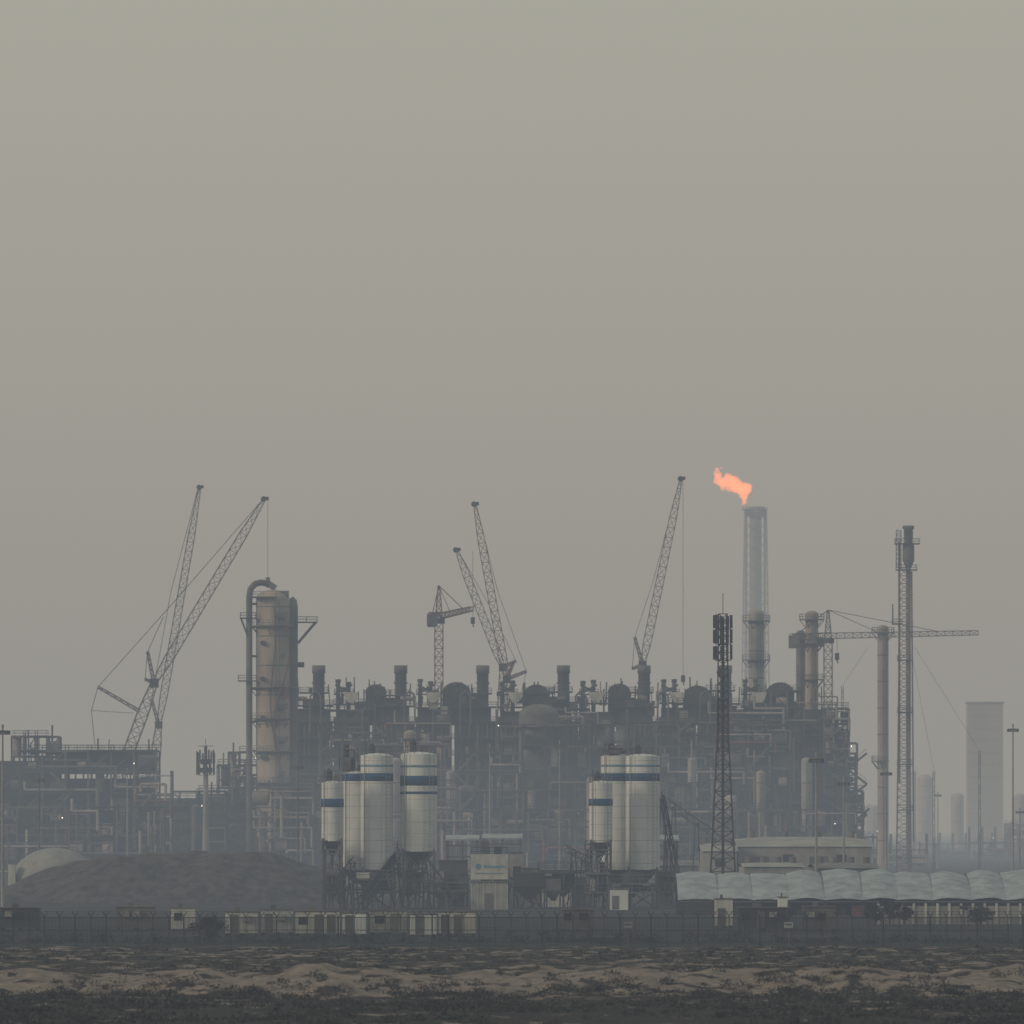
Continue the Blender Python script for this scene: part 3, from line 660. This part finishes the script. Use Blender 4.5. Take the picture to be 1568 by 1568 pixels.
def derrick():
    d=2120;b=MB();s=d*K;q=lambda px:X(px,d);w=lambda py:Z(py,d)
    b.lattice((q(1384),d,0),(q(1384),d,w(870)),[(0,3.6),(.5,2.6),(1,2.2)],40,.22,'rust')
    b.cyl((q(1391),d,0),(q(1391),d,w(860)),3.8*s,'pipe',n=16);b.cyl((q(1377),d,w(1200)),(q(1377),d,w(830)),1.6*s,'steel2',n=12)
    b.lathe(q(1391),d,[(4*s,w(870)),(9*s,w(858)),(9*s,w(836)),(6*s,w(828)),(7*s,w(826)),(7*s,w(811)),(9*s,w(809)),(9*s,w(805)),(7*s,w(805)),(6*s,w(820))],'steel2',20)
    b.deck(q(1370),q(1408),d-2,d+2,w(832),'steel');b.deck(q(1372),q(1404),d-2,d+2,w(872),'steel');b.lattice((q(1376),d,w(870)),(q(1376),d,w(812)),[(0,1.2),(1,1.1)],8,.14,'steel')
    b.deck(q(1366),q(1382),d-2,d+2,w(955),'steel');b.beam((q(1367),d,w(955)),(q(1367),d,w(925)),.3,'steel')
    b.cyl((q(1399),d,w(1290)),(q(1396),d,w(875)),1.1*s,'steel2',n=8)
    for py in (1010,1090,1170,1240): b.deck(q(1374),q(1397),d-2,d+2,w(py),'steel')
    b.build('vent_stack_derrick')
derrick()
def flare():
    d=5200;b=MB();s=d*K;q=lambda px:X(px,d);w=lambda py:Z(py,d);x=q(1157)
    b.lathe(x,d,[(12*s,0),(10*s,w(1000)),(9*s,w(800)),(9*s,w(792)),(13*s,w(786)),(15*s,w(782)),(15*s,w(776)),(11*s,w(776)),(9*s,w(786))],'far',24)
    b.lattice((x,d,0),(x,d,w(790)),[(0,18),(.5,16),(1,13)],34,.4,'flarep')
    b.cyl((q(1142),d-1,0),(q(1142),d-1,w(780)),2.2*s,'flarep',n=12);b.cyl((q(1171),d-1,0),(q(1171),d-1,w(785)),2*s,'flarep',n=12)
    b.deck(q(1137),q(1175),d-6,d+6,w(780),'steel2');b.box(q(1140),q(1174),d-5,d+5,w(790),w(781),'steel2')
    b.build('flare_stack')
    me=bpy.data.meshes.new('flare_flame')
    bm=bmesh.new()
    for px,py,r in ((1137,773,3),(1139,767,5),(1140,760,7),(1138,752,10),(1142,748,9),(1132,746,11),(1125,742,11),(1117,741,10),(1109,740,9),(1103,736,8),(1100,729,7),(1099,721,5),(1104,716,3.5),(1094,724,3),(1146,745,5),(1114,732,7),(1095,738,4),(1122,735,6),(1106,748,3.5),(1127,733,4)):
        c=P(px,py,d); mt=Matrix.Translation(Vector(c)+Vector((0,R.uniform(-1,1),0)))
        bmesh.ops.create_icosphere(bm,subdivisions=3,radius=r*s*.95,matrix=mt)
    bm.to_mesh(me);bm.free()
    o=bpy.data.objects.new('flare_flame',me);scene.collection.objects.link(o)
    rm=o.modifiers.new('r','REMESH');rm.mode='VOXEL';rm.voxel_size=.6
    sm_=o.modifiers.new('s','SMOOTH');sm_.iterations=6
    tx=bpy.data.textures.new('ft','CLOUDS');tx.noise_scale=3.0;dp=o.modifiers.new('d','DISPLACE');dp.texture=tx;dp.texture_coords='GLOBAL';dp.strength=4.2;dp.mid_level=.5
    m=bpy.data.materials.new('flame');m.use_nodes=True;N=m.node_tree.nodes;L=m.node_tree.links;N.clear();out=N.new('ShaderNodeOutputMaterial');e=N.new('ShaderNodeEmission');e.inputs[0].default_value=(1,.27,.09,1);e.inputs[1].default_value=.40
    ab=N.new('ShaderNodeVolumeAbsorption');ab.inputs['Color'].default_value=(.6,.3,.1,1);ab.inputs['Density'].default_value=.12;ad=N.new('ShaderNodeAddShader')
    L.new(e.outputs[0],ad.inputs[0]);L.new(ab.outputs[0],ad.inputs[1]);L.new(ad.outputs[0],out.inputs['Volume']);me.materials.append(m)
flare()
b=MB();d=4500;b.box(X(1482,d),X(1536,d),d,d+18,0,Z(1077,d),'prill');b.box(X(1480,d),X(1538,d),d-.5,d+18.5,Z(1077,d),Z(1074.5,d),'far')
for k in range(1,12): b.box(X(1482,d),X(1536,d),d-.2,d-.01,Z(1077,d)*k/12,Z(1077,d)*k/12+.3,'prill')
b.box(X(1478,d),X(1540,d),d-8,d-.6,0,Z(1290,d),'conc');b.build('prilling_tower')
for px,rp,pt,d in ((1417,12,1186,4800),(1399,4,1180,4800),(1466,10,1214,4800),(1562,10,1215,4600),(1546,5,1258,3900),(1335,10,1232,5000),(1600,14,1200,4200)): column('storage_silo',px,rp,pt,d,m='clad')
structure('process_structure',1485,1545,1290,3200,9,71,lev=4);structure('pipe_rack',1400,1640,1292,3600,9,72,lev=4)
structure('process_structure',-150,20,1255,2600,10,73);structure('process_structure',1540,1620,1262,3300,9,74)
# ---------------- cranes
def hook(b,p,py,d,m='steel'):
    z=Z(py,d);b.beam(p,(p[0],p[1],z),.09,m);b.box(p[0]-.5,p[0]+.5,p[1]-.3,p[1]+.3,z-1.6,z,m);b.beam((p[0],p[1],z-1.6),(p[0]+.2,p[1],z-2.4),.3,m)
def crawler(b,x,d,m):
    for dy in (-4,4): b.box(x-5,x+5,d+dy-.7,d+dy+.7,0,1.5,'rub')
    b.box(x-1.5,x+1.5,d-3.3,d+3.3,.6,1.6,'steel');b.box(x-6,x+3,d-1.7,d+1.7,1.7,4,m);b.box(x-7.5,x-6,d-2,d+2,1.7,4.6,'steel2');b.box(x+1.5,x+3.2,d-3,d-1.75,1.8,4.2,m)
def crane_luff(d,base,knee,tip,w,masts,m='yellow',hooky=None,seg=34,name='crawler_crane',stays=()):
    b=MB();s=d*K;pb,pk,pt=Vector(P(*base,d)),Vector(P(*knee,d)),Vector(P(*tip,d))
    L1=(pk-pb).length;b.lattice(pb,pk,[(0,w*.6),(.15,w*1.2),(.85,w*1.2),(1,w*.7)],max(6,int(L1/2.4)),.26,m)
    L2=(pt-pk).length;b.lattice(pk,pt,[(0,w*.5),(.12,w),(.8,w*.9),(1,w*.3)],max(8,int(L2/2.3)),.19,m)
    b.box(pk.x-w*.5,pk.x+w*.5,d-w*.5,d+w*.5,pk.z-w*.5,pk.z+w*.5,'steel')
    b.cyl((pt.x-.2,d-.5,pt.z),(pt.x-.2,d+.5,pt.z),.65,'steel',n=12);b.box(pt.x-.3,pt.x+1.0,d-.3,d+.3,pt.z-.3,pt.z+.5,'steel')
    for a,c in masts: b.lattice(P(*a,d),P(*c,d),[(0,.7),(1,.5)],6,.26,m)
    for a,c in stays: 
        for dy in(-.5,.5): b.beam((X(a[0],d),d+dy,Z(a[1],d)),(X(c[0],d),d+dy,Z(c[1],d)),.11,'steel')
    crawler(b,pb.x,d,m)
    if hooky: hook(b,(X(hooky[0],d),d,pt.z-.3),hooky[1],d)
    b.build(name)
crane_luff(2060,(130,1332),(236,1046),(405,764),2.1,[((236,1046),(226,998)),((212,1088),(150,1052)),((236,1046),(222,1040))],hooky=(410,884),
  stays=[((403,764),(275,912)),((275,912),(150,1052)),((226,998),(250,945)),((150,1052),(140,1088)),((140,1088),(205,1092)),((226,998),(222,1040)),((140,1088),(145,1140))])
crane_luff(2250,(222,1332),(243,1110),(306,746),1.9,[((243,1110),(232,1070))],stays=[((303,748),(262,905)),((262,905),(232,1070))])
crane_luff(2070,(777,1338),(776,1040),(727,772),1.9,[((776,1040),(806,1028)),((776,1040),(786,1015))],m='cranered',stays=[((729,772),(762,905)),((762,905),(806,1028)),((806,1028),(795,1075))])
crane_luff(2090,(768,1336),(770,1022),(699,842),1.9,[((770,1022),(790,1012))],m='yellow',stays=[((701,842),(748,925)),((748,925),(790,1012))],hooky=(724,945))
crane_luff(2100,(986,1335),(984,1018),(1043,733),1.9,[((984,1018),(972,976)),((984,1018),(968,1024))],hooky=(1046,1034),stays=[((1041,733),(1000,890)),((1000,890),(972,976)),((972,976),(968,1024))])
def tower_crane(px,d,zbase,pjib,papex,jib,cj,m='yellow',hk=None):
    b=MB();x=X(px,d);zj=Z(pjib,d);za=Z(papex,d)
    b.box(x-3,x+3,d-3,d+3,0,1,'conc');b.lattice((x,d,1),(x,d,zj-1),[(0,1.9),(1,1.9)],int(zj/2),.24,m)
    b.cyl((x,d,zj-1.2),(x,d,zj),1.4,'steel');b.lattice((x,d,zj),(x,d,za),[(0,1.6),(1,.4)],5,.25,m)
    J=Vector(jib);C=Vector(cj);o=Vector((x,d,zj+.5))
    b.lattice(o,o+J,[(0,1.3),(1,1.0)],int(J.length/1.9),.17,m);b.lattice(o,o+C,[(0,1.4),(1,1.4)],max(3,int(C.length/2)),.25,m)
    e=o+C;b.box(e.x-1.2,e.x+1.2,e.y-.8,e.y+.8,e.z-2.6,e.z+.4,'steel2');b.box(x-2.6,x-1.1,d-1,d+1,zj-2,zj+.2,'steel')
    top=Vector((x,d,za));b.beam(top,o+J*.33+Vector((0,0,.6)),.14,'steel');b.beam(top,o+J*.72+Vector((0,0,.6)),.14,'steel');b.beam(top,e,.2,'steel')
    if hk: hook(b,(x+J.x*hk,d+J.y*hk,zj),1000,d)
    b.build('tower_crane')
tower_crane(1268,2030,0,977,934,(35,4,.8),(-8,-2,-.3),hk=.06)
tower_crane(672,2040,0,947,897,(7.5,30,2.5),(-1.5,-9,0),m='cranered')
b=MB()
for a,c in (((1396,1000),(1430,1180)),((1400,990),(1500,1150)),((1330,990),(1290,1050))):
    b.beam(P(*a,2120),P(c[0],c[1],2120),.06,'steel')
b.lattice(P(1430,1180,2120),(X(1430,2120),2120,0),[(0,.5),(1,.5)],8,.1,'steel');b.lattice(P(1500,1150,2120),(X(1500,2120),2120,0),[(0,.5),(1,.5)],8,.1,'steel');b.lattice(P(1290,1050,2120),(X(1290,2120),2120,0),[(0,.5),(1,.5)],12,.1,'steel')
b.build('guy_wire_mast')
# ---------------- bushes behind fence
def tree(px,d,h,w,seed):
    r=random.Random(seed);b=MB();x=X(px,d)
    b.cyl((x,d,0),(x+r.uniform(-.2,.2),d,h*.5),.14,'bark',r1=.08,n=8);cl=[]
    for i in range(11):
        t=r.uniform(0,6.28);e=(x+w*.75*math.cos(t)*r.random(),d+w*.6*math.sin(t)*r.random(),h*r.uniform(.1,.78));b.cyl((x,d,h*.2),e,.05,'bark',r1=.03,n=6);cl.append((*e,w*r.uniform(.2,.42),h*r.uniform(.12,.25)))
    t=b.build('acacia_bush');c=leaf_mass('crown',cl,['leafg','leafd'],.11,110,seed);c.parent=t
for px,d,h,w,sd in ((1340,985,2.6,1.6,1),(1362,990,3.3,1.7,2),(1385,988,2.2,1.2,3),(318,845,2.9,2.3,4),(1502,992,2.7,3.0,7)): tree(px,d,h,w,sd)
leaf_mass('roadside_shrubs',[(x,835+R.uniform(-6,14),0,R.uniform(.4,1.3),R.uniform(.4,1.3)) for x in np.linspace(-62,62,150) if R.random()<.75],['leafd','leafg'],.1,90,9)
# ---------------- haze (aerial perspective volumes)
def haze(name,x0,x1,y0,y1,z0,z1,sig,air):
    b=MB();b.box(x0,x1,y0,y1,z0,z1,'lamp');o=b.build(name);o.data.materials.clear()
    m=bpy.data.materials.new(name);m.use_nodes=True;N=m.node_tree.nodes;N.clear();L=m.node_tree.links
    out=N.new('ShaderNodeOutputMaterial');ad=N.new('ShaderNodeAddShader');ab=N.new('ShaderNodeVolumeAbsorption');e=N.new('ShaderNodeEmission')
    mx=max(sig)
    ab.inputs['Color'].default_value=(*[1-s/(mx*1.25) for s in sig],1);ab.inputs['Density'].default_value=mx*1.25
    em=[s*a for s,a in zip(sig,air)];ms=max(em);e.inputs[0].default_value=(*[c/ms for c in em],1);e.inputs[1].default_value=ms
    L.new(ab.outputs[0],ad.inputs[0]);L.new(e.outputs[0],ad.inputs[1]);L.new(ad.outputs[0],out.inputs['Volume']);o.data.materials.append(m)
haze('haze',-18000,18000,-3000,26000,-6,400,(.000168,.000203,.000256),(.307,.298,.276))
haze('ground_haze',-5000,5000,900,3200,-4,24,(.00009,.00011,.00013),(.27,.275,.27))
# ---------------- world, sun, camera
w=bpy.data.worlds.new('World');scene.world=w;w.use_nodes=True;N=w.node_tree.nodes;L=w.node_tree.links
bg=N['Background'];sky=N.new('ShaderNodeTexSky');sky.sky_type='NISHITA';sky.sun_disc=False;sky.sun_elevation=math.radians(22);sky.sun_rotation=math.radians(-115);sky.dust_density=5;sky.air_density=1.5
mx=N.new('ShaderNodeMix');mx.data_type='RGBA';mx.inputs[0].default_value=.8;mx.inputs[7].default_value=(5.3,5.55,4.95,1)
L.new(sky.outputs[0],mx.inputs[6]);L.new(mx.outputs[2],bg.inputs[0]);bg.inputs[1].default_value=.1
sd=bpy.data.lights.new('sun','SUN');sd.energy=1.15;sd.angle=math.radians(10);sd.color=(1,.87,.72);so=bpy.data.objects.new('sun',sd);scene.collection.objects.link(so)
az=math.radians(-115);el=math.radians(22);v=Vector((math.sin(az)*math.cos(el),math.cos(az)*math.cos(el),math.sin(el)));so.rotation_euler=v.to_track_quat('Z','Y').to_euler()
cd=bpy.data.cameras.new('camera');cam=bpy.data.objects.new('camera',cd);scene.collection.objects.link(cam);cam.location=(0,0,CAMZ);cam.rotation_euler=(math.radians(90),0,0)
cd.sensor_width=36;cd.lens=36/(1568*K);cd.shift_y=(HY-784)/1568;cd.clip_start=1;cd.clip_end=60000
cd.dof.use_dof=True;cd.dof.focus_distance=1050;cd.dof.aperture_fstop=1.35
scene.camera=cam
scene.view_settings.view_transform='Standard'
try: scene.view_settings.look='None'
except: pass
